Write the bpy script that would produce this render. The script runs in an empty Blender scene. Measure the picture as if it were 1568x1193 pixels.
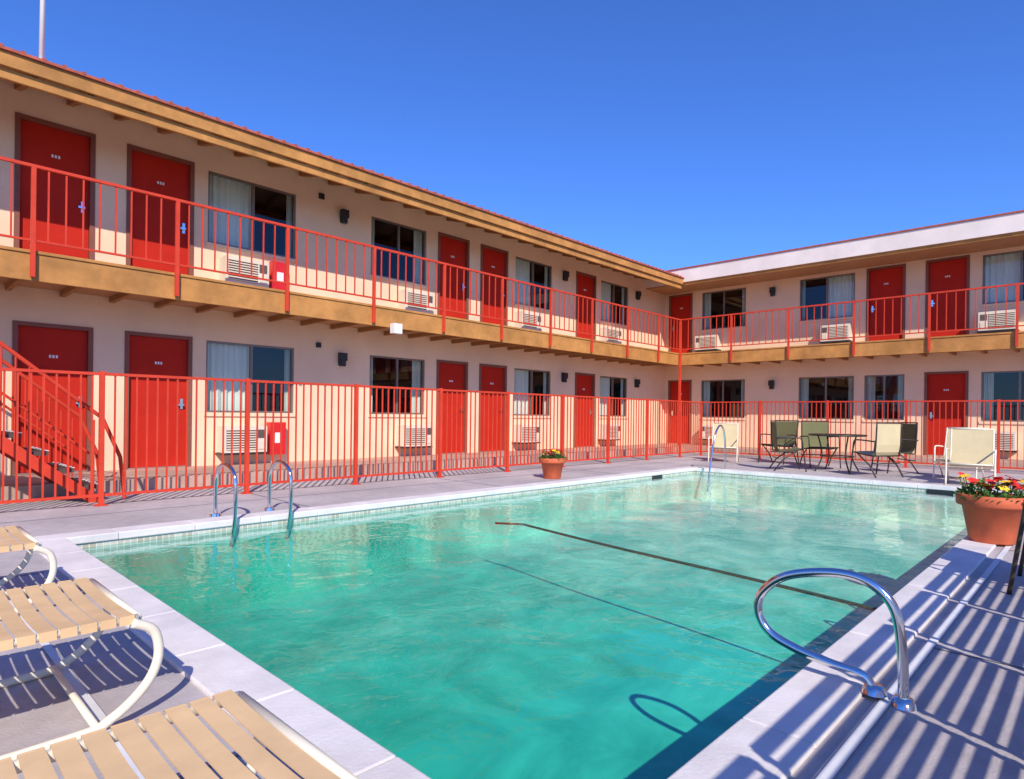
import bpy, math, random
from mathutils import Vector, Matrix
random.seed(4)
S = bpy.context.scene

# ------------------------------------------------------------ materials
def mat(name, col, rough=0.7, metal=0.0, var=0.12, scale=3.0, bump=0.0, bscale=60.0, spec=0.4, stain=None, transl=0):
    m = bpy.data.materials.new(name); m.use_nodes = True
    nt = m.node_tree; b = nt.nodes['Principled BSDF']
    b.inputs['Roughness'].default_value = rough
    b.inputs['Metallic'].default_value = metal
    b.inputs['Specular IOR Level'].default_value = spec
    tc = nt.nodes.new('ShaderNodeTexCoord')
    n = nt.nodes.new('ShaderNodeTexNoise'); n.inputs['Scale'].default_value = scale
    n.inputs['Detail'].default_value = 8; n.inputs['Roughness'].default_value = 0.65
    nt.links.new(tc.outputs['Object'], n.inputs['Vector'])
    r = nt.nodes.new('ShaderNodeValToRGB')
    d = [max(0, c*(1-var)) for c in col]; l = [min(1, c*(1+var)) for c in col]
    r.color_ramp.elements[0].position = 0.3; r.color_ramp.elements[1].position = 0.7
    r.color_ramp.elements[0].color = (*d, 1); r.color_ramp.elements[1].color = (*l, 1)
    nt.links.new(n.outputs['Fac'], r.inputs['Fac'])
    out = r.outputs['Color']
    if stain:
        n2 = nt.nodes.new('ShaderNodeTexNoise'); n2.inputs['Scale'].default_value = stain[0]
        n2.inputs['Detail'].default_value = 5
        nt.links.new(tc.outputs['Object'], n2.inputs['Vector'])
        r2 = nt.nodes.new('ShaderNodeValToRGB')
        r2.color_ramp.elements[0].position = 0.38; r2.color_ramp.elements[1].position = 0.62
        s = stain[1]
        r2.color_ramp.elements[0].color = (s, s, s, 1); r2.color_ramp.elements[1].color = (1, 1, 1, 1)
        nt.links.new(n2.outputs['Fac'], r2.inputs['Fac'])
        mx = nt.nodes.new('ShaderNodeMix'); mx.data_type = 'RGBA'; mx.blend_type = 'MULTIPLY'
        mx.inputs['Factor'].default_value = 1
        nt.links.new(out, mx.inputs['A']); nt.links.new(r2.outputs['Color'], mx.inputs['B'])
        out = mx.outputs['Result']
    nt.links.new(out, b.inputs['Base Color'])
    if bump:
        nb = nt.nodes.new('ShaderNodeTexNoise'); nb.inputs['Scale'].default_value = bscale
        nb.inputs['Detail'].default_value = 4
        nt.links.new(tc.outputs['Object'], nb.inputs['Vector'])
        bp = nt.nodes.new('ShaderNodeBump'); bp.inputs['Strength'].default_value = bump
        bp.inputs['Distance'].default_value = 0.01
        nt.links.new(nb.outputs['Fac'], bp.inputs['Height'])
        nt.links.new(bp.outputs['Normal'], b.inputs['Normal'])
    return m

M = {}
M['stucco'] = mat('stucco', (.88, .62, .405), .9, var=.05, scale=1.5, bump=.2, bscale=45, stain=(.7, .92))
M['soffit'] = mat('soffit_paint', (.46, .25, .12), .8, var=.08)
M['rafter'] = mat('rafter_wood', (.36, .17, .06), .7, var=.15, scale=6)
M['fascia'] = mat('fascia_wood', (.56, .25, .07), .6, var=.18, scale=5, bump=.2, bscale=30, stain=(1.5, .75), spec=.2)
M['fasciaw'] = mat('fascia_white', (.88, .74, .65), .6, var=.05, stain=(1, .9))
M['tile'] = mat('roof_tile', (.42, .10, .06), .8, var=.3, scale=10, bump=.6, bscale=20)
M['door'] = mat('door_paint', (.50, .024, .012), .6, var=.10, scale=2, spec=.1)
M['doorframe'] = mat('door_frame', (.24, .08, .05), .6)
M['redmetal'] = mat('red_metal', (.62, .055, .025), .5, var=.12, scale=4, spec=.2)
M['alu'] = mat('aluminium', (.22, .18, .15), .4, .4)
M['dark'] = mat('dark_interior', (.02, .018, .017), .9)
M['curtain'] = mat('curtain', (.76, .78, .66), .9, var=.06)
M['ac'] = mat('ac_paint', (.72, .62, .48), .5, var=.06)
M['acgrill'] = mat('ac_grill', (.10, .085, .07), .6)
M['black'] = mat('black_metal', (.025, .025, .028), .4)
M['white'] = mat('white_paint', (.80, .77, .73), .5, var=.05)
M['redbox'] = mat('red_enamel', (.65, .02, .02), .3)
M['concrete'] = mat('deck_concrete', (.52, .455, .44), .85, var=.12, scale=9, bump=.3, bscale=90, stain=(.9, .80))
M['walk'] = mat('walkway_concrete', (.54, .35, .26), .85, var=.12, scale=5, bump=.2, stain=(1.2, .8))
M['coping'] = mat('coping', (.80, .73, .69), .7, var=.07, scale=6, bump=.2, stain=(2.5, .85))
M['joint'] = mat('joint_dark', (.20, .19, .19), .9)
M['caulk'] = mat('joint_light', (.72, .70, .69), .8)
M['asphalt'] = mat('asphalt', (.09, .085, .08), .95, var=.2, scale=4, bump=.4)
M['chrome'] = mat('chrome', (.72, .73, .75), .12, 1.0, var=.03)
M['strap'] = mat('vinyl_strap', (.80, .52, .26), .5, var=.08, scale=8, stain=(5, .88))
M['frame'] = mat('cream_tube', (.80, .71, .54), .35, var=.04)
M['terra'] = mat('terracotta', (.62, .13, .05), .7, var=.12, scale=8, stain=(6, .85))
M['soil'] = mat('soil', (.05, .03, .02), 1)
M['leaf'] = mat('leaf', (.06, .15, .025), .6, var=.5, scale=30)
M['fred'] = mat('petal_red', (.75, .03, .02), .6)
M['fyel'] = mat('petal_yellow', (.85, .55, .03), .6)
M['sling'] = mat('sling_tan', (.60, .48, .27), .8, var=.08)
M['slingg'] = mat('sling_olive', (.16, .15, .06), .8, var=.08)
M['bronze'] = mat('bronze_tube', (.05, .04, .03), .4, .2)
M['step'] = mat('stair_tread', (.10, .07, .06), .8)
M['rope'] = mat('dark_rope', (.04, .07, .05), .8)

# waterline tiles
def tilemat():
    m = mat('waterline_tile', (.3, .5, .55), .25)
    nt = m.node_tree; b = nt.nodes['Principled BSDF']
    tc = nt.nodes['Texture Coordinate'] if 'Texture Coordinate' in nt.nodes else nt.nodes.new('ShaderNodeTexCoord')
    sep = nt.nodes.new('ShaderNodeSeparateXYZ'); nt.links.new(tc.outputs['Object'], sep.inputs[0])
    add = nt.nodes.new('ShaderNodeMath'); nt.links.new(sep.outputs['X'], add.inputs[0]); nt.links.new(sep.outputs['Y'], add.inputs[1])
    cmb = nt.nodes.new('ShaderNodeCombineXYZ'); nt.links.new(add.outputs[0], cmb.inputs['X']); nt.links.new(sep.outputs['Z'], cmb.inputs['Y'])
    br = nt.nodes.new('ShaderNodeTexBrick'); br.offset = 0
    br.inputs['Scale'].default_value = 1; br.inputs['Brick Width'].default_value = .05; br.inputs['Row Height'].default_value = .05
    br.inputs['Mortar Size'].default_value = .004
    br.inputs['Color1'].default_value = (.45, .40, .30, 1); br.inputs['Color2'].default_value = (.62, .60, .50, 1)
    br.inputs['Mortar'].default_value = (.7, .7, .65, 1)
    nt.links.new(cmb.outputs[0], br.inputs['Vector']); nt.links.new(br.outputs['Color'], b.inputs['Base Color'])
    return m
M['wtile'] = tilemat()

# pool plaster: tint deepens toward the deep end
def plaster():
    m = mat('pool_plaster', (.14, .62, .55), .9)
    nt = m.node_tree; b = nt.nodes['Principled BSDF']
    tc = nt.nodes.new('ShaderNodeTexCoord')
    sep = nt.nodes.new('ShaderNodeSeparateXYZ'); nt.links.new(tc.outputs['Object'], sep.inputs[0])
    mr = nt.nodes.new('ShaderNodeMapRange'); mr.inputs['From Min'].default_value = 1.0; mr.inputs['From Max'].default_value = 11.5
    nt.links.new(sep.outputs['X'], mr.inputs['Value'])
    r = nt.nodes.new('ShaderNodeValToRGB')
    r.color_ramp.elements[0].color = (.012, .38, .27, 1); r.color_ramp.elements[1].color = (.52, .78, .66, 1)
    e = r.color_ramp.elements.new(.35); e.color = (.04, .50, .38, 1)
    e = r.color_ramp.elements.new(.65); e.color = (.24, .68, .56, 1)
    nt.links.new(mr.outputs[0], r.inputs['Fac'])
    n = nt.nodes.new('ShaderNodeTexNoise'); n.inputs['Scale'].default_value = 1.3; n.inputs['Detail'].default_value = 8
    n.inputs['Roughness'].default_value = .62; n.inputs['Distortion'].default_value = .8
    nt.links.new(tc.outputs['Object'], n.inputs['Vector'])
    r2 = nt.nodes.new('ShaderNodeValToRGB'); r2.color_ramp.elements[0].position = .36; r2.color_ramp.elements[1].position = .66  # mottling imitates caustic light patches, painted into the plaster colour
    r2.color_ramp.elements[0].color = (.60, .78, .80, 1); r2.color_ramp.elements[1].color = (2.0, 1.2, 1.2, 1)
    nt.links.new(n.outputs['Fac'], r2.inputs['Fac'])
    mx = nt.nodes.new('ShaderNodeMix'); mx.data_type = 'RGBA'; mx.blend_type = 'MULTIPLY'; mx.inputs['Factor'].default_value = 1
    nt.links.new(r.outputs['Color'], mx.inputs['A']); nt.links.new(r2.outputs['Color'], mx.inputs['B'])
    nt.links.new(mx.outputs['Result'], b.inputs['Base Color'])
    return m
M['plaster'] = plaster()

def thin(name, tint, rough, f0, bump=None, f90=1.0):
    m = bpy.data.materials.new(name); m.use_nodes = True
    nt = m.node_tree
    nt.nodes.remove(nt.nodes['Principled BSDF'])
    o = nt.nodes['Material Output']
    t = nt.nodes.new('ShaderNodeBsdfTransparent'); t.inputs['Color'].default_value = (*tint, 1)
    g = nt.nodes.new('ShaderNodeBsdfGlossy'); g.inputs['Roughness'].default_value = rough
    lw = nt.nodes.new('ShaderNodeLayerWeight'); lw.inputs['Blend'].default_value = .5
    pw = nt.nodes.new('ShaderNodeMath'); pw.operation = 'POWER'; pw.inputs[1].default_value = 5
    ma = nt.nodes.new('ShaderNodeMath'); ma.operation = 'MULTIPLY_ADD'; ma.inputs[1].default_value = f90-f0; ma.inputs[2].default_value = f0
    nt.links.new(lw.outputs['Facing'], pw.inputs[0]); nt.links.new(pw.outputs[0], ma.inputs[0])
    mx = nt.nodes.new('ShaderNodeMixShader')
    nt.links.new(ma.outputs[0], mx.inputs[0]); nt.links.new(t.outputs[0], mx.inputs[1]); nt.links.new(g.outputs[0], mx.inputs[2])
    nt.links.new(mx.outputs[0], o.inputs['Surface'])
    if bump:
        tc = nt.nodes.new('ShaderNodeTexCoord')
        prev = None
        for sc, di in bump:
            n = nt.nodes.new('ShaderNodeTexNoise'); n.inputs['Scale'].default_value = sc; n.inputs['Detail'].default_value = 3
            n.inputs['Distortion'].default_value = .6
            nt.links.new(tc.outputs['Object'], n.inputs['Vector'])
            b = nt.nodes.new('ShaderNodeBump'); b.inputs['Strength'].default_value = 1; b.inputs['Distance'].default_value = di
            nt.links.new(n.outputs['Fac'], b.inputs['Height'])
            if prev: nt.links.new(prev.outputs[0], b.inputs['Normal'])
            prev = b
        nt.links.new(prev.outputs[0], lw.inputs['Normal']); nt.links.new(prev.outputs[0], g.inputs['Normal'])
    return m
M['water'] = thin('water', (.76, .98, .94), .03, .02, ((1.6, .018), (7.0, .004)), .9)
M['glass'] = thin('window_glass', (.85, .88, .88), .02, .06)

# ------------------------------------------------------------ mesh builder
class MB:
    def __init__(s): s.v = []; s.f = []
    def quad(s, *p):
        i = len(s.v); s.v += [tuple(q) for q in p]; s.f.append(tuple(range(i, i+len(p))))
    def box(s, x0, x1, y0, y1, z0, z1):
        x0, x1 = sorted((x0, x1)); y0, y1 = sorted((y0, y1)); z0, z1 = sorted((z0, z1))
        i = len(s.v)
        s.v += [(x0,y0,z0),(x1,y0,z0),(x1,y1,z0),(x0,y1,z0),(x0,y0,z1),(x1,y0,z1),(x1,y1,z1),(x0,y1,z1)]
        s.f += [tuple(i+k for k in q) for q in ((0,3,2,1),(4,5,6,7),(0,1,5,4),(1,2,6,5),(2,3,7,6),(3,0,4,7))]
    def wbox(s, w, a0, a1, d0, d1, z0, z1):
        p = w(a0, d0, z0); q = w(a1, d1, z1); s.box(p[0], q[0], p[1], q[1], p[2], q[2])
    def tube(s, pts, r, n=10, closed=False, smooth=0):
        P = [Vector(p) for p in pts]
        if smooth:
            Q = []
            m = len(P)
            for i in range(m-1):
                p0 = P[max(i-1, 0)]; p1 = P[i]; p2 = P[i+1]; p3 = P[min(i+2, m-1)]
                for k in range(smooth):
                    t = k/smooth
                    Q.append(.5*((2*p1)+(-p0+p2)*t+(2*p0-5*p1+4*p2-p3)*t*t+(-p0+3*p1-3*p2+p3)*t**3))
            Q.append(P[-1]); P = Q
        base = len(s.v)
        up = None
        for i, p in enumerate(P):
            a = P[max(i-1, 0)]; b = P[min(i+1, len(P)-1)]
            t = (b-a).normalized()
            if up is None:
                up = Vector((0, 0, 1)) if abs(t.z) < .9 else Vector((1, 0, 0))
            x = (up - t*up.dot(t)).normalized(); y = t.cross(x); up = x
            for k in range(n):
                an = 2*math.pi*k/n
                s.v.append(tuple(p + x*(r*math.cos(an)) + y*(r*math.sin(an))))
        for i in range(len(P)-1):
            for k in range(n):
                k2 = (k+1) % n
                s.f.append((base+i*n+k, base+i*n+k2, base+(i+1)*n+k2, base+(i+1)*n+k))
        s.f.append(tuple(base+k for k in reversed(range(n))))
        s.f.append(tuple(base+(len(P)-1)*n+k for k in range(n)))
    def lathe(s, prof, c, n=32):
        base = len(s.v)
        for (r, z) in prof:
            for k in range(n):
                a = 2*math.pi*k/n
                s.v.append((c[0]+r*math.cos(a), c[1]+r*math.sin(a), c[2]+z))
        for i in range(len(prof)-1):
            for k in range(n):
                k2 = (k+1) % n
                s.f.append((base+i*n+k, base+i*n+k2, base+(i+1)*n+k2, base+(i+1)*n+k))
    def obj(s, name, m, parent=None, smooth=False, bevel=0):
        me = bpy.data.meshes.new(name); me.from_pydata(s.v, [], s.f); me.update()
        me.materials.append(m)
        if smooth:
            for p in me.polygons: p.use_smooth = True
        o = bpy.data.objects.new(name, me); S.collection.objects.link(o)
        if parent: o.parent = parent
        if bevel:
            b = o.modifiers.new('bevel', 'BEVEL'); b.width = bevel; b.segments = 2; b.limit_method = 'ANGLE'
        return o

def empty(name, loc=(0, 0, 0), rot=0, s=1):
    e = bpy.data.objects.new(name, None); S.collection.objects.link(e)
    e.location = loc; e.rotation_euler = (0, 0, rot); e.scale = (s, s, s); e.empty_display_size = .2
    return e

# ------------------------------------------------------------ dimensions
YW = 10.62; XW = 18.40
LW = lambda a, d, z: (a, YW-d, z)
RW = lambda a, d, z: (XW-d, a, z)
DK = 1.12; F2 = 2.95; XL0 = -8.0; YR0 = -9.0
bld = empty('motel_building')
B = {k: MB() for k in ('stucco','soffit','rafter','fascia','fasciaw','tile','door','doorframe','redmetal','alu','dark','curtain','glass','ac','acgrill','black','white','redbox','walk','chrome')}

def wall(w, a0, a1, z0, z1, ops):
    A = sorted(set([a0, a1] + [o[0] for o in ops] + [o[1] for o in ops]))
    Z = sorted(set([z0, z1] + [o[2] for o in ops] + [o[3] for o in ops]))
    for i in range(len(A)-1):
        for j in range(len(Z)-1):
            ca = (A[i]+A[i+1])/2; cz = (Z[j]+Z[j+1])/2
            if any(o[0] < ca < o[1] and o[2] < cz < o[3] for o in ops): continue
            B['stucco'].quad(w(A[i],0,Z[j]), w(A[i+1],0,Z[j]), w(A[i+1],0,Z[j+1]), w(A[i],0,Z[j+1]))
    for o in ops:
        b0, b1, c0, c1 = o[:4]; D = -.12
        for q in (((b0,0,c0),(b0,0,c1),(b0,D,c1),(b0,D,c0)), ((b1,0,c0),(b1,0,c1),(b1,D,c1),(b1,D,c0)),
                  ((b0,0,c0),(b1,0,c0),(b1,D,c0),(b0,D,c0)), ((b0,0,c1),(b1,0,c1),(b1,D,c1),(b0,D,c1))):
            B['stucco'].quad(*[w(*p) for p in q])

def door(w, a0, a1, z0, knob=1):
    t = .055; h = 2.08
    B['doorframe'].wbox(w, a0-.005, a0+t, -.1, .015, z0+.002, z0+h)
    B['doorframe'].wbox(w, a1-t, a1+.005, -.1, .015, z0+.002, z0+h)
    B['doorframe'].wbox(w, a0+t, a1-t, -.1, .013, z0+h-t, z0+h)
    B['door'].wbox(w, a0+t+.004, a1-t-.004, -.085, -.045, z0+.02, z0+h-t-.004)
    c = (a0+a1)/2
    for k in (-.05, -.012, .026):
        B['white'].wbox(w, c+k, c+k+.024, -.045, -.040, z0+1.61, z0+1.65)
    kx = a1-t-.08 if knob > 0 else a0+t+.08
    B['chrome'].wbox(w, kx-.02, kx+.02, -.045, -.03, z0+.92, z0+1.08)
    B['chrome'].wbox(w, kx-.06, kx+.02, -.03, .015, z0+.97, z0+1.0)
    B['chrome'].wbox(w, a0+t, a1-t, -.1, .0, z0+.003, z0+.018)

def window(w, a0, a1, z0, z1, side=0, both=False):
    t = .035
    for q in ((a0, a1, z0, z0+t), (a0, a1, z1-t, z1), (a0, a0+t, z0+t, z1-t), (a1-t, a1, z0+t, z1-t)):
        B['alu'].wbox(w, q[0]+.001, q[1]-.001, -.09, -.03, q[2]+.001, q[3]-.001)
    c = (a0+a1)/2
    B['alu'].wbox(w, c-.022, c+.022, -.085, -.035, z0+t, z1-t)
    B['glass'].quad(w(a0+t, -.06, z0+t), w(a1-t, -.06, z0+t), w(a1-t, -.06, z1-t), w(a0+t, -.06, z1-t))
    B['stucco'].wbox(w, a0-.03, a1+.03, .0, .03, z0-.06, z0-.004)
    def curt(b0, b1):
        n = 40; prev = None
        for i in range(n+1):
            a = b0+(b1-b0)*i/n; d = -.17+.022*math.sin(i*1.05)+.008*math.sin(i*2.3+a)
            cur = (w(a, d, z0-.02), w(a, d, z1+.02))
            if prev: B['curtain'].quad(prev[0], cur[0], cur[1], prev[1])
            prev = cur
    if side == 0: curt(a0, c+.02); curt(a1-.10, a1)
    elif side == 1: curt(c-.02, a1); curt(a0, a0+.10)
    else: curt(a0, a0+.18); curt(a1-.22, a1)

def acunit(w, a0, z0, wd=.72):
    h = .44; a1 = a0+wd
    B['ac'].wbox(w, a0, a1, -.1, .30, z0, z0+h)
    B['acgrill'].wbox(w, a0+.04, a1-.2, .301, .304, z0+.05, z0+h-.05)
    n = 9
    for i in range(n):
        zz = z0+.06+(h-.12)*i/(n-1)
        B['ac'].wbox(w, a0+.04, a1-.2, .304, .318, zz-.011, zz+.011)
    B['acgrill'].wbox(w, a1-.17, a1-.04, .301, .306, z0+.24, z0+h-.06)
    B['ac'].wbox(w, a1-.17, a1-.04, .301, .312, z0+.05, z0+.2)
    B['black'].wbox(w, a0-.02, a1+.02, .001, .29, z0-.035, z0-.003)

def lamp(w, a, z):
    B['black'].wbox(w, a-.055, a+.055, .0, .025, z-.10, z+.14)
    B['black'].wbox(w, a-.07, a+.07, .025, .13, z-.02, z+.13)
    B['black'].wbox(w, a-.05, a+.05, .03, .11, z-.12, z-.022)

G1 = .15
Ldoors = [(-5.3,-4.4),(-4.0,-3.1),(1.36,2.27),(2.68,3.62),(8.66,9.57),(9.94,10.85),(13.56,14.47)]
Lwins = [(-2.8,-1.3,0),(-.6,.8,1),(3.84,5.36,0),(6.95,8.34,2),(11.13,12.53,0),(14.73,16.15,0)]
Rdoors_u = [(9.67,10.50),(3.76,4.65),(2.43,3.32),(-4.9,-4.0),(-6.2,-5.3)]
Rdoors_g = [(9.67,10.50),(2.43,3.32),(-4.9,-4.0),(-6.2,-5.3)]
Rwins_u = [(7.92,9.34,2),(4.93,6.36,0),(.75,2.18,1),(-3.7,-2.3,0),(-1.6,-.2,0)]
Rwins_g = [(7.92,9.34,2),(4.93,6.36,2),(3.76,4.68,2),(.75,2.18,2),(-3.7,-2.3,0),(-1.6,-.2,0)]
for w, a0, a1, D1, W1, D2, W2, top in ((LW, XL0, XW, Ldoors, Lwins, Ldoors, Lwins, 5.50), (RW, YR0, YW, Rdoors_g, Rwins_g, Rdoors_u, Rwins_u, 5.07)):
    ops = []
    for d in D1: ops.append((d[0], d[1], G1, G1+2.08)); door(w, d[0], d[1], G1)
    for d in D2: ops.append((d[0], d[1], F2, F2+2.08)); door(w, d[0], d[1], F2)
    for x in W1: ops.append((x[0], x[1], 1.02, 2.20)); window(w, x[0], x[1], 1.02, 2.20, x[2])
    for x in W2: ops.append((x[0], x[1], 3.80, 4.98)); window(w, x[0], x[1], 3.80, 4.98, x[2])
    wall(w, a0, a1, 0, top, ops)
    # dark rooms: partition and floor
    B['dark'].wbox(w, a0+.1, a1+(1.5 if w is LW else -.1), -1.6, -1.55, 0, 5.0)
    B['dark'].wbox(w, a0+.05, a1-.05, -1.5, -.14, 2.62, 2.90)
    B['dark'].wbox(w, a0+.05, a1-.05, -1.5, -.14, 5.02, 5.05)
# AC units
for a in (4.02, 7.60, 10.98+.1, 14.65):
    acunit(LW, a, 3.14); acunit(LW, a, .36)
for a in (8.70, 4.98, 1.50):
    acunit(RW, a, 3.14)
for a in (8.50, 1.5):
    acunit(RW, a, .36)
for a in (-.95, 6.30, 13.02, 16.6):
    lamp(LW, a, 4.78); lamp(LW, a, 2.05)
for a in (7.1, -.0):
    lamp(RW, a, 4.72); lamp(RW, a, 2.0)
for a in (5.85,):
    B['black'].wbox(LW, a-.05, a+.05, 0, .04, 5.02, 5.12); B['black'].wbox(LW, a-.07, a+.02, 0, .04, 2.25, 2.34)
# extinguisher cabinets
for z in (3.10, .30):
    B['redbox'].wbox(LW, 4.86, 5.14, .0, .16, z, z+.56)
    B['white'].wbox(LW, 4.94, 5.06, .161, .165, z+.2, z+.38)
# small light on the deck edge
B['white'].wbox(LW, 6.62, 6.80, DK+.035, DK+.16, 2.50, 2.68)

# outer walls
B['stucco'].box(XL0, XL0+.1, YW+.003, 18, 0, 5.6)
B['stucco'].box(XL0, 24, 18, 18.1, 0, 5.6)
B['stucco'].box(24, 24.1, YR0, 18, 0, 5.4)
B['stucco'].box(XW+.003, 24, YR0-.1, YR0, 0, 5.07)
# decks
B['soffit'].box(XL0, XW-.003, YW-DK+.03, YW-.003, 2.70, F2)
B['soffit'].box(XW-DK+.03, XW-.003, YR0, YW-DK+.03, 2.70, F2)
B['fascia'].box(XL0, XW-DK, YW-DK-.012, YW-DK+.03, 2.61, F2-.01)
B['fascia'].box(XW-DK-.012, XW-DK+.03, YR0, YW-DK-.012, 2.61, F2-.01)
B['fascia'].box(XL0, XW-DK-.03, YW-DK-.03, YW-DK+.03, F2-.009, F2+.03)
B['fascia'].box(XW-DK-.03, XW-DK+.03, YR0, YW-DK-.03, F2-.009, F2+.03)
for i in range(44):
    a = XL0+.3+i*.6
    if a < XW-DK: B['rafter'].box(a-.03, a+.03, YW-DK+.031, YW-.004, 2.62, 2.698)
for i in range(31):
    a = YR0+.3+i*.6
    if a < YW-DK: B['rafter'].box(XW-DK+.031, XW-.004, a-.03, a+.03, 2.62, 2.698)
# ground floor walkway (kerb step)
B['walk'].box(XL0, XW-.003, YW-1.55, YW-.003, -.04, G1)
B['walk'].box(XW-1.55, XW-.003, YR0, YW-1.553, -.04, G1)
# railings
def railing(w, a0, a1, d, z, posts, sp=.18, dirn=1):
    m = B['redmetal']
    m.wbox(w, a0, a1, d-.022, d+.022, z+1.03, z+1.065)
    m.wbox(w, a0, a1, d-.014, d+.014, z+.13, z+.155)
    for p in posts: m.wbox(w, p-.024, p+.024, d-.020, d+.024, z-.30, z+1.028)
    n = int((a1-a0)/sp)
    for i in range(1, n):
        a = a0+i*sp
        if min(abs(a-p) for p in posts) < .05: continue
        m.wbox(w, a-.009, a+.009, d-.009, d+.009, z+.156, z+1.028)
lp = [1.39+1.62*i for i in range(-5, 10)]
railing(LW, XL0, XW-DK-.05, DK+.055, F2, lp)
rp = [6.23-1.6*i for i in range(-2, 9)]
railing(RW, YR0, YW-DK-.08, DK+.055, F2, rp)
B['redmetal'].box(XW-DK-.09, XW-DK-.03, YW-DK-.09, YW-DK-.03, 0, F2+1.07)
# left roof
o = 1.35; ye = YW-o
B['fascia'].box(XL0-.4, XW-o-.003, ye, ye+.045, 5.03, 5.20)
B['fascia'].box(XL0-.4, XW-o-.003, ye+.055, ye+.10, 4.90, 5.025)
B['tile'].box(XL0-.45, XW-o-.003, ye-.035, ye+.10, 5.203, 5.235)
x0, x1 = XL0-.4, 24.1
B['soffit'].quad((x0, ye+.1, 5.13), (x1, ye+.1, 5.13), (x1, YW+.1, 5.49), (x0, YW+.1, 5.49))
B['tile'].quad((x0, ye-.03, 5.237), (x1, ye-.03, 5.237), (x1, 14.4, 6.55), (x0, 14.4, 6.55))
B['tile'].quad((x0, 14.4, 6.55), (x1, 14.4, 6.55), (x1, 19.4, 5.2), (x0, 19.4, 5.2))
B['stucco'].quad((x0+.42, YW, 5.4), (x0+.42, 18, 5.4), (x0+.42, 14.4, 6.5))
for i in range(150):
    a = XL0-.35+i*.2
    if a > XW-o-.1: break
    B['tile'].tube([(a, ye-.04, 5.232), (a, ye+.35, 5.332)], .024, 8)
for i in range(46):
    a = XL0+.1+i*.58
    if a > XW-o-.1: break
    m = B['rafter']; i0 = len(m.v)
    for xx in (a-.035, a+.035):
        m.v += [(xx, ye+.101, 4.99), (xx, ye+.101, 5.125), (xx, YW-.002, 5.45), (xx, YW-.002, 5.33)]
    m.f += [(i0, i0+1, i0+2, i0+3), (i0+4, i0+7, i0+6, i0+5), (i0, i0+3, i0+7, i0+4), (i0, i0+4, i0+5, i0+1)]
# right roof
xe = XW-o
B['fasciaw'].box(xe, xe+.05, YR0-.4, 12.0, 5.10, 5.50)
B['fascia'].box(xe+.051, xe+.09, YR0-.4, ye, 5.02, 5.12)
B['tile'].box(xe-.03, xe+.06, YR0-.43, 12.0, 5.503, 5.535)
B['soffit'].box(xe+.09, 24.4, YR0-.4, 11.5, 5.07, 5.12)
B['fasciaw'].box(xe+.05, 24.4, YR0-.4, YR0-.35, 5.125, 5.50)
B['white'].quad((xe+.05, YR0-.4, 5.50), (24.4, YR0-.4, 5.50), (24.4, 12, 5.50), (xe+.05, 12, 5.50))

names = dict(stucco='walls', soffit='soffits', rafter='rafters', fascia='fascia_boards', fasciaw='white_fascia', tile='roof', door='doors',
             doorframe='door_frames', redmetal='balcony_railing', alu='window_frames', dark='room_interiors', curtain='curtains', glass='window_panes',
             ac='air_conditioners', acgrill='air_conditioner_grilles', black='wall_lamps', white='number_plates', redbox='extinguisher_cabinets',
             walk='walkways', chrome='door_hardware')
for k, b in B.items():
    if b.f: b.obj(names[k], M[k], bld, bevel=.006 if k in ('ac', 'fascia') else 0)

# roof mast
e = empty('antenna_mast'); m = MB(); m.tube([(1.52, 9.9, 5.3), (1.55, 9.9, 8.6)], .03, 10)
m.tube([(1.3, 9.9, 8.3), (1.8, 9.9, 8.3)], .012, 6); m.box(1.45, 1.6, 9.82, 9.98, 5.38, 5.46)
m.obj('mast', M['white'], e, True)

# ------------------------------------------------------------ ground, deck, pool
PX0, PX1, PY0, PY1 = 1.10, 11.6, .88, 6.02
def ring(m, X0, X1, Y0, Y1, x0, x1, y0, y1, z):
    m.quad((X0,Y0,z),(X1,Y0,z),(X1,y0,z),(X0,y0,z)); m.quad((X0,y1,z),(X1,y1,z),(X1,Y1,z),(X0,Y1,z))
    m.quad((X0,y0,z),(x0,y0,z),(x0,y1,z),(X0,y1,z)); m.quad((x1,y0,z),(X1,y0,z),(X1,y1,z),(x1,y1,z))
m = MB(); ring(m, -400, 400, -400, 400, PX0-.1, PX1+.1, PY0-.1, PY1+.1, -.03); m.obj('ground', M['asphalt'])
m = MB(); ring(m, -8, XW-1.55, -8.9, YW-1.55, PX0-.1, PX1+.1, PY0-.1, PY1+.1, 0); dk = m.obj('pool_deck', M['concrete'])
m = MB()
for x in (-2.2, .35, 3.4, 6.4, 9.4, 12.4):
    m.box(x-.006, x+.006, PY1+.3, 9.05, .003, .004); m.box(x-.006, x+.006, -8, PY0-.3, .003, .004)
for y in (-2.1, 7.25): m.box(-8, 16.8, y-.006, y+.006, .0045, .0055)
for y in (-.6, 1.9, 4.9): m.box(-8, PX0-.3, y-.006, y+.006, .003, .004); m.box(PX1+.3, 16.8, y-.006, y+.006, .003, .004)
m.obj('expansion_joints', M['joint'], dk)
m = MB(); m.box(-3, 13, .565, .60, .006, .008); m.box(.545, .575, .62, 8, .006, .008); m.obj('caulk_lines', M['caulk'], dk)

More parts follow.
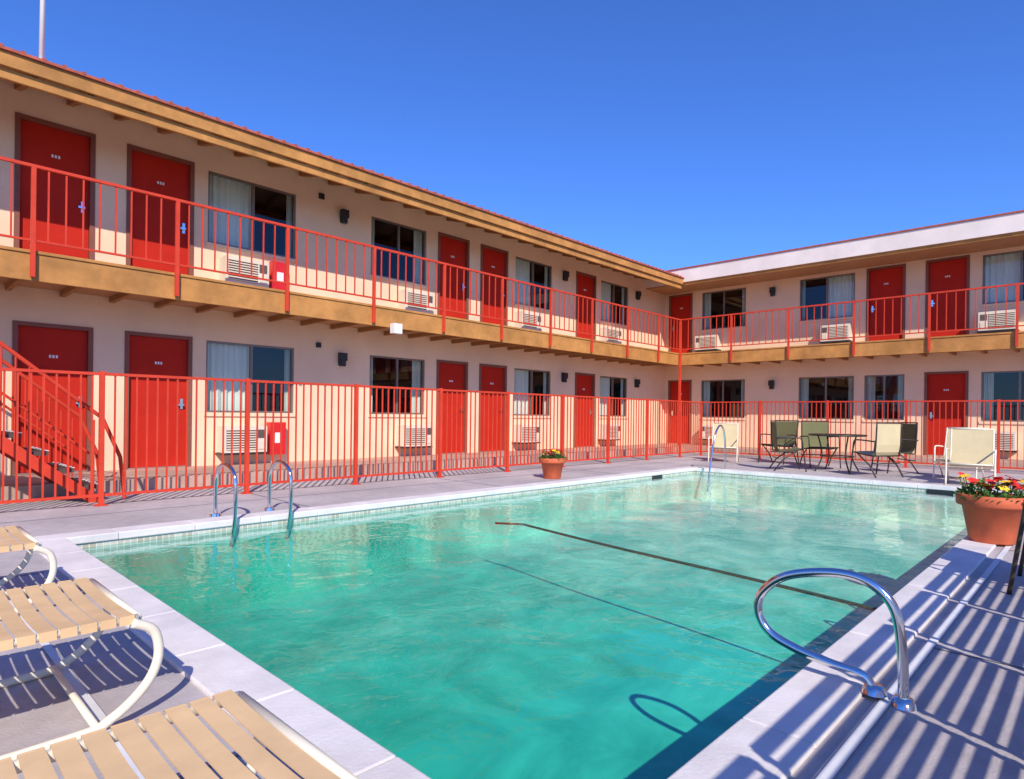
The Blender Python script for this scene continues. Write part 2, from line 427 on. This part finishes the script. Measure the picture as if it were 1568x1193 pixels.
pool = empty('swimming_pool')
m = MB()
zd, zs = -.80, -.60
def fz(x): return zd+(zs-zd)*max(0, min(1, (x-3.5)/6.0))
xs = [PX0, 3.5, 9.5, PX1]
for i in range(3):
    a, b = xs[i], xs[i+1]
    m.quad((a,PY0,fz(a)),(b,PY0,fz(b)),(b,PY1,fz(b)),(a,PY1,fz(a)))
    m.quad((a,PY0,fz(a)),(b,PY0,fz(b)),(b,PY0,-.17),(a,PY0,-.17))
    m.quad((a,PY1,fz(a)),(b,PY1,fz(b)),(b,PY1,-.17),(a,PY1,-.17))
m.quad((PX0,PY0,zd),(PX0,PY1,zd),(PX0,PY1,-.17),(PX0,PY0,-.17)); m.quad((PX1,PY0,zs),(PX1,PY1,zs),(PX1,PY1,-.17),(PX1,PY0,-.17))
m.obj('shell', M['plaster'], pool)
m = MB()
for p, q in (((PX0,PY0),(PX1,PY0)),((PX1,PY0),(PX1,PY1)),((PX1,PY1),(PX0,PY1)),((PX0,PY1),(PX0,PY0))):
    m.quad((*p,-.17),(*q,-.17),(*q,-.03),(*p,-.03))
m.obj('waterline_tiles', M['wtile'], pool)
m = MB(); m.box(10.0, 10.35, PY1-.012, PY1+.002, -.14, -.047); m.box(PX1-.012, PX1+.002, 1.7, 2.05, -.14, -.047)
m.obj('skimmer_mouths', M['black'], pool)
# coping stones
m = MB(); cw = .22; ov = .02
def stones(x0, x1, y0, y1, ax):
    L = (x1-x0) if ax == 'x' else (y1-y0); n = max(1, round(L/.6)); st = L/n
    for i in range(n):
        if ax == 'x': m.box(x0+i*st+.001, x0+(i+1)*st-.001, y0, y1, -.045, .018)
        else: m.box(x0, x1, y0+i*st+.001, y0+(i+1)*st-.001, -.045, .018)
stones(PX0-cw, PX1+cw, PY0-cw, PY0+ov, 'x'); stones(PX0-cw, PX1+cw, PY1-ov, PY1+cw, 'x')
stones(PX0-cw, PX0+ov, PY0+ov, PY1-ov, 'y'); stones(PX1-ov, PX1+cw, PY0+ov, PY1-ov, 'y')
m.obj('coping', M['coping'], pool, bevel=.008)
WZ = -.085
m = MB(); m.quad((PX0,PY0,WZ),(PX1,PY0,WZ),(PX1,PY1,WZ),(PX0,PY1,WZ)); m.obj('water', M['water'])
e = empty('pool_rope'); m = MB()
m.tube([(4.18+.62*t+.015*math.sin(8*t), PY0+.02+3.95*t, WZ-.006-.5*max(0, t-.88)) for t in [i/40 for i in range(41)]], .012, 8)
m.obj('line', M['rope'], e, True)
m = MB()
m.box(4.16, 4.20, PY0-.02, PY0+.03, WZ-.02, WZ+.02)
m.obj('anchor', M['chrome'], e)

# ------------------------------------------------------------ fence
f = empty('metal_fence'); m = MB()
FY, FX, FZ = 7.9, 15.6, 1.45
def fence(p0, p1, axis, posts):
    c = p0[1] if axis == 'x' else p0[0]
    a0, a1 = (p0[0], p1[0]) if axis == 'x' else (p0[1], p1[1])
    def bx(a, b, d, z0, z1):
        if axis == 'x': m.box(a, b, c-d, c+d, z0, z1)
        else: m.box(c-d, c+d, a, b, z0, z1)
    bx(a0, a1, .016, FZ-.03, FZ); bx(a0, a1, .014, .10, .13)
    for p in posts:
        bx(p-.024, p+.024, .0245, 0, FZ+.015); bx(p-.06, p+.06, .05, .001, .012)
    n = int((a1-a0)/.106)
    for i in range(1, n):
        a = a0+i*.106
        if posts and min(abs(a-p) for p in posts) < .04: continue
        bx(a-.0085, a+.0085, .0085, .131, FZ-.031)
fence((-7, FY), (FX, FY), 'x', [1.78+1.585*i for i in range(-5, 9)])
fence((FX, -7), (FX, FY), 'y', [FY-.0-1.585*i for i in range(0, 10)])
m.obj('rails_and_pickets', M['redmetal'], f)

# ------------------------------------------------------------ staircase (behind the fence, rising to the left)
st = empty('staircase'); m = MB(); t = MB(); nz = MB()
n = 15; rise = F2/n; run = .235; xb = 1.85
for i in range(n):
    xx = xb-i*run; z = (i+1)*rise
    t.box(xx-run-.02, xx, 8.30, 9.28, z-.05, z-.002)
    nz.box(xx-.035, xx+.004, 8.30, 9.28, z-.0, z+.006)
def slope(y0, y1):
    p = [(xb+.06, 0), (xb-.10, 0), (xb-n*run, F2-.24), (xb-n*run, F2-.02), (xb-n*run+.04, F2-.02)]
    i0 = len(m.v)
    for yy in (y0, y1): m.v += [(a, yy, b) for a, b in p]
    k = len(p)
    m.f += [tuple(i0+j for j in range(k)), tuple(i0+k+j for j in reversed(range(k)))]
    for j in range(k): m.f.append((i0+j, i0+(j+1) % k, i0+k+(j+1) % k, i0+k+j))
for y0 in (8.24, 9.30): slope(y0, y0+.05)
for yy in (8.265, 9.325):
    m.tube([(xb+.25, yy, .02), (xb+.2, yy, .5), (xb+.02, yy, .95), (xb-.3, yy, 1.22), (xb-n*run, yy, F2+1.0)], .022, 8)
    m.tube([(xb-.1, yy, .55), (xb-n*run, yy, F2+.5)], .014, 8)
    for i in range(2*n):
        xx = xb-.06-i*run/2; zz = (xb-xx)/run*rise
        m.tube([(xx, yy, zz), (xx, yy, zz+.98-(.10 if i < 2 else 0))], .009, 6)
m.obj('stringers_and_rails', M['redmetal'], st); t.obj('treads', M['step'], st); nz.obj('nosings', M['white'], st)

# ------------------------------------------------------------ ladder & grab rails
def lad(name, x):
    e = empty(name); m = MB(); fl = MB()
    for dx in (0, .55):
        m.tube([(x+dx, 6.40, 0), (x+dx, 6.40, .30), (x+dx, 6.36, .44), (x+dx, 6.25, .52), (x+dx, 6.08, .52), (x+dx, 5.95, .44), (x+dx, 5.92, .28), (x+dx, 5.93, .05), (x+dx, 5.97, -.12), (x+dx, 6.01, -.22)], .019, 12, smooth=6)
        fl.lathe([(.0, .035), (.05, .03), (.055, .0)], (x+dx, 6.40, .0), 20)
    m.obj('rails', M['chrome'], e, True); fl.obj('flanges', M['chrome'], e)
lad('pool_ladder', 2.42)
e = empty('pool_grab_rail'); m = MB(); xr = 2.64
m.tube([(xr,.53,0),(xr,.535,.18),(xr,.56,.34),(xr,.63,.42),(xr,.73,.445),(xr,.87,.425),(xr,.98,.38),(xr,1.055,.30),(xr,1.065,.22),(xr,1.02,.15),(xr,.92,.11),(xr,.78,.085),(xr,.66,.07),(xr,.62,.0)], .018, 14, smooth=6)
m.obj('rail', M['chrome'], e, True)
m = MB(); m.lathe([(0, .03), (.03, .03), (.04, .012), (.045, .0)], (xr, .53, 0), 24); m.lathe([(0, .03), (.03, .03), (.04, .012), (.045, .0)], (xr, .625, .018), 24)
m.obj('flanges', M['chrome'], e, True)
e = empty('pool_grab_rail.001'); m = MB()
for x in (11.5,):
    m.tube([(x+.5, 5.55, 0), (x+.48, 5.55, .55), (x+.38, 5.55, .82), (x+.2, 5.55, .86), (x+.0, 5.55, .6), (x-.2, 5.55, -.1), (x-.25, 5.55, -.4)], .018, 10, smooth=5)
m.obj('rail', M['chrome'], e, True)

# ------------------------------------------------------------ chaise lounges
def chaise(name, loc, rot, back=.5, seatz=.35, wd=.62, sg=.012, step=.053):
    e = empty(name, loc, rot); fr = MB(); s = MB()
    h = wd/2
    bl = .72; bx, bz = -1.22-bl*math.cos(back), seatz+bl*math.sin(back)
    for y in (-h, h):
        fr.tube([(0, y, seatz), (-1.22, y, seatz)], .014, 8)
        fr.tube([(-1.22, y, seatz), (bx, y, bz)], .014, 8)
        yo = y*1.05
        fr.tube([(-.02, yo, seatz-.01), (.045, yo, seatz-.05), (.06, yo, seatz-.14), (.02, yo, .12), (-.08, yo, .04), (-.2, yo, .016), (-.8, yo, .016), (-1.0, yo, .03), (-1.12, yo, .12), (-1.2, yo, seatz-.02)], .016, 10, smooth=5)
    for x, z in ((0, seatz), (-1.22, seatz), (bx, bz)): fr.tube([(x, -h, z), (x, h, z)], .014, 8)
    fr.tube([(-.12, -h*1.05, .03), (-.12, h*1.05, .03)], .012, 8)
    def strap(c, ux, uz, wdt=.044):
        n = 6; P = []; sgj = sg*random.uniform(.7, 1.5)
        for i in range(n+1):
            y = -h-.014+(2*h+.028)*i/n
            sag = -sgj*(1-(2*i/n-1)**2)
            P.append((y, sag))
        for i in range(n):
            (ya, sa), (yb, sb) = P[i], P[i+1]
            a0 = (c[0]-ux*wdt/2, ya, c[1]-uz*wdt/2+sa+.016); a1 = (c[0]+ux*wdt/2, ya, c[1]+uz*wdt/2+sa+.016)
            b0 = (c[0]-ux*wdt/2, yb, c[1]-uz*wdt/2+sb+.016); b1 = (c[0]+ux*wdt/2, yb, c[1]+uz*wdt/2+sb+.016)
            s.quad(a0, a1, b1, b0)
            lo = lambda p: (p[0], p[1], p[2]-.004)
            s.quad(lo(a0), lo(b0), lo(b1), lo(a1)); s.quad(a0, b0, lo(b0), lo(a0)); s.quad(a1, lo(a1), lo(b1), b1)
        for y in (-h-.014, h+.014):
            s.box(c[0]-ux*wdt/2, c[0]+ux*wdt/2, y-.002, y+.002, c[1]-.014, c[1]+.0165)
    x = -.035
    while x > -1.2: strap((x, seatz), -1, 0); x -= .053
    d = .04
    while d < bl-.02: strap((-1.22-d*math.cos(back), seatz+d*math.sin(back)), -math.cos(back), math.sin(back), .030 if step == .05 else .044); d += step
    fr.obj('tube_frame', M['frame'], e, True); s.obj('straps', M['strap'], e)
chaise('chaise_lounge', (.64, 1.22, 0), 0, .45)
chaise('chaise_lounge.001', (.64, 2.66, 0), 0, .45)
chaise('chaise_lounge.002', (.62, 4.26, 0), 0, .45)
# unseen row added to cast strap shadows on the right-hand deck, heads toward pool
for i, xx in enumerate((.75, 1.6, 2.45, 3.3, 4.15)):
    chaise('chaise_lounge.%03d' % (3+i), (xx, -1.82, 0), math.radians(-90), 1.0, wd=.78, sg=.001, step=.05)

# ------------------------------------------------------------ patio furniture
def chair(name, loc, rot, fab, arms=True, recl=0.0, low=0):
    e = empty(name, loc, rot); fr = MB(); s = MB(); h = .28; sz = .42-low
    bx, bz = -.50-recl, .98-low
    for y in (-h, h):
        fr.tube([(.0, y, sz+.01), (-.42, y, sz-.04), (-.47, y, sz+.05), (bx, y, bz)], .013, 8, smooth=4)
        fr.tube([(.06, y*1.1, .0), (-.0, y*1.1, sz+.02), (-.03, y*1.12, sz+.20), (-.12, y*1.12, sz+.24), (-.50, y*1.1, sz+.22)], .013, 8, smooth=4)
        fr.tube([(-.52, y*1.1, .0), (-.38, y*1.1, sz*.5), (-.1, y*1.1, sz)], .013, 8)
    for x, z in ((0, sz+.01), (bx, bz), (-.42, sz-.04)): fr.tube([(x, -h, z), (x, h, z)], .012, 8)
    fr.tube([(-.45, -h*1.1, .25), (-.45, h*1.1, .25)], .010, 8)
    prof = [(0, sz+.02), (-.12, sz), (-.28, sz-.03), (-.41, sz-.03), (-.455, sz+.03), (-.48-recl*.2, sz+.16), (bx+.01, bz-.02)]
    for i in range(len(prof)-1):
        (xa, za), (xb_, zb) = prof[i], prof[i+1]
        s.quad((xa, -h+.01, za), (xb_, -h+.01, zb), (xb_, h-.01, zb), (xa, h-.01, za))
    fr.obj('tube_frame', M['bronze'] if fab == 'slingg' else M['frame'] if fab == 'sling' and low else M['bronze'], e, True)
    o_ = s.obj('sling', M[fab], e); sm = o_.modifiers.new('solid', 'SOLIDIFY'); sm.thickness = .008
def table(name, loc):
    e = empty(name, loc); m = MB()
    m.lathe([(0, .70), (.5, .70), (.52, .71), (.52, .73), (.5, .735), (0, .735)], (0, 0, 0), 36)
    for k in range(4):
        a = math.pi/4+k*math.pi/2; c, s_ = math.cos(a), math.sin(a)
        m.tube([(.44*c, .44*s_, 0), (.30*c, .30*s_, .3), (.38*c, .38*s_, .70)], .014, 8, smooth=4)
    m.tube([(.3*math.cos(2*math.pi*i/16), .3*math.sin(2*math.pi*i/16), .3) for i in range(17)], .01, 6)
    m.obj('top_and_legs', M['bronze'], e, True)
table('patio_table', (13.3, 3.85, 0))
chair('patio_chair', (12.9, 4.42, 0), math.radians(-60), 'slingg')
chair('patio_chair.001', (12.95, 3.25, 0), math.radians(60), 'sling')
chair('patio_chair.002', (13.9, 3.2, 0), math.radians(130), 'slingg')
chair('patio_chair.003', (14.0, 4.3, 0), math.radians(-140), 'slingg')
chair('lounge_chair', (13.6, 6.35, 0), math.radians(200), 'sling', recl=.12, low=.08)
chair('lounge_chair.001', (14.3, 5.5, 0), math.radians(170), 'slingg', recl=.1)
chair('lounge_chair.002', (12.0, 1.55, 0), math.radians(185), 'sling', recl=.15, low=.08)
chair('lounge_chair.003', (13.1, 1.9, 0), math.radians(175), 'sling', recl=.15, low=.08)
chair('patio_chair.004', (5.1, .36, 0), math.radians(90), 'slingg')

# ------------------------------------------------------------ flower pots
def pot(name, loc, s):
    e = empty(name, loc, 0, s); m = MB()
    m.lathe([(0, 0), (.15, 0), (.155, .01), (.205, .29), (.235, .29), (.245, .30), (.245, .37), (.235, .38), (.215, .38), (.205, .33), (.0, .33)], (0, 0, 0), 40)
    m.obj('terracotta_pot', M['terra'], e, True)
    m = MB(); m.lathe([(0, .335), (.204, .334)], (0, 0, 0), 24); m.obj('soil', M['soil'], e)
    lf = MB(); R = MB(); Y = MB()
    for i in range(420):
        a = random.uniform(0, 6.28); r = .24*math.sqrt(random.random()); z = .34+random.random()*.15*(1.15-r/.26)
        p = Vector((r*math.cos(a), r*math.sin(a), z)); d = Vector((math.cos(a)*.6+random.uniform(-.6, .6), math.sin(a)*.6+random.uniform(-.6, .6), random.uniform(-.1, .9))).normalized()
        sd = d.cross(Vector((random.random(), random.random(), 1))).normalized(); L = random.uniform(.03, .06)
        lf.quad(p, p+d*L*.5+sd*L*.28, p+d*L, p+d*L*.5-sd*L*.28)
    for i in range(34):
        a = random.uniform(0, 6.28); r = .23*math.sqrt(random.random()); z = .44+random.random()*.09
        c = Vector((r*math.cos(a), r*math.sin(a), z)); tgt = R if random.random() < .55 else Y
        up = Vector((random.uniform(-.5, .5), random.uniform(-.5, .5), 1)).normalized(); x = up.orthogonal().normalized(); y = up.cross(x)
        for q in range(6):
            an = q*math.pi/3; d = x*math.cos(an)+y*math.sin(an); s2 = x*math.cos(an+1.57)+y*math.sin(an+1.57); L = .045
            tgt.quad(c, c+d*L*.6+s2*L*.4+up*.008, c+d*L+up*.002, c+d*L*.6-s2*L*.4+up*.008)
        lf.tube([(c.x*.8, c.y*.8, .34), tuple(c)], .003, 4)
    lf.obj('leaves', M['leaf'], e); R.obj('red_flowers', M['fred'], e); Y.obj('yellow_flowers', M['fyel'], e)
pot('flower_pot', (7.85, 6.6, 0.0), .9)
pot('flower_pot.001', (6.65, .70, .018), 1.05)

# ------------------------------------------------------------ light, sky, camera
ld = Vector((.76, 1.06, -1.0)).normalized()
sd = bpy.data.lights.new('sun', 'SUN'); sd.energy = 5.0; sd.angle = math.radians(.5); sd.color = (1, .94, .84)
so = bpy.data.objects.new('sun', sd); S.collection.objects.link(so); so.rotation_euler = ld.to_track_quat('-Z', 'Y').to_euler()
w = bpy.data.worlds.new('World'); S.world = w; w.use_nodes = True
nt = w.node_tree; bg = nt.nodes['Background']
sk = nt.nodes.new('ShaderNodeTexSky'); sk.sky_type = 'NISHITA'; sk.sun_disc = False
sk.sun_elevation = math.asin(-ld.z); sk.sun_rotation = math.atan2(-ld.x, -ld.y) % (2*math.pi)
sk.air_density = 1.0; sk.dust_density = .1; sk.ozone_density = 2.0; sk.altitude = 0
mt = nt.nodes.new('ShaderNodeMix'); mt.data_type = 'RGBA'; mt.blend_type = 'MULTIPLY'; mt.inputs['Factor'].default_value = 1
mt.inputs['B'].default_value = (.55, .98, 1.95, 1)
nt.links.new(sk.outputs[0], mt.inputs['A']); nt.links.new(mt.outputs['Result'], bg.inputs[0]); bg.inputs[1].default_value = .11
S.view_settings.view_transform = 'Standard'; S.view_settings.look = 'None'; S.view_settings.exposure = 0

cd = bpy.data.cameras.new('camera'); co = bpy.data.objects.new('camera', cd); S.collection.objects.link(co)
cd.sensor_width = 36; cd.lens = 950/1568*36; cd.shift_y = .0242; cd.clip_end = 2000; cd.clip_start = .05
co.matrix_world = Matrix.Translation((0, 0, 1.05)) @ Matrix.Rotation(math.radians(43.83-90), 4, 'Z') @ Matrix.Rotation(math.radians(90), 4, 'X') @ Matrix.Rotation(math.radians(.7), 4, 'Z')
S.camera = co
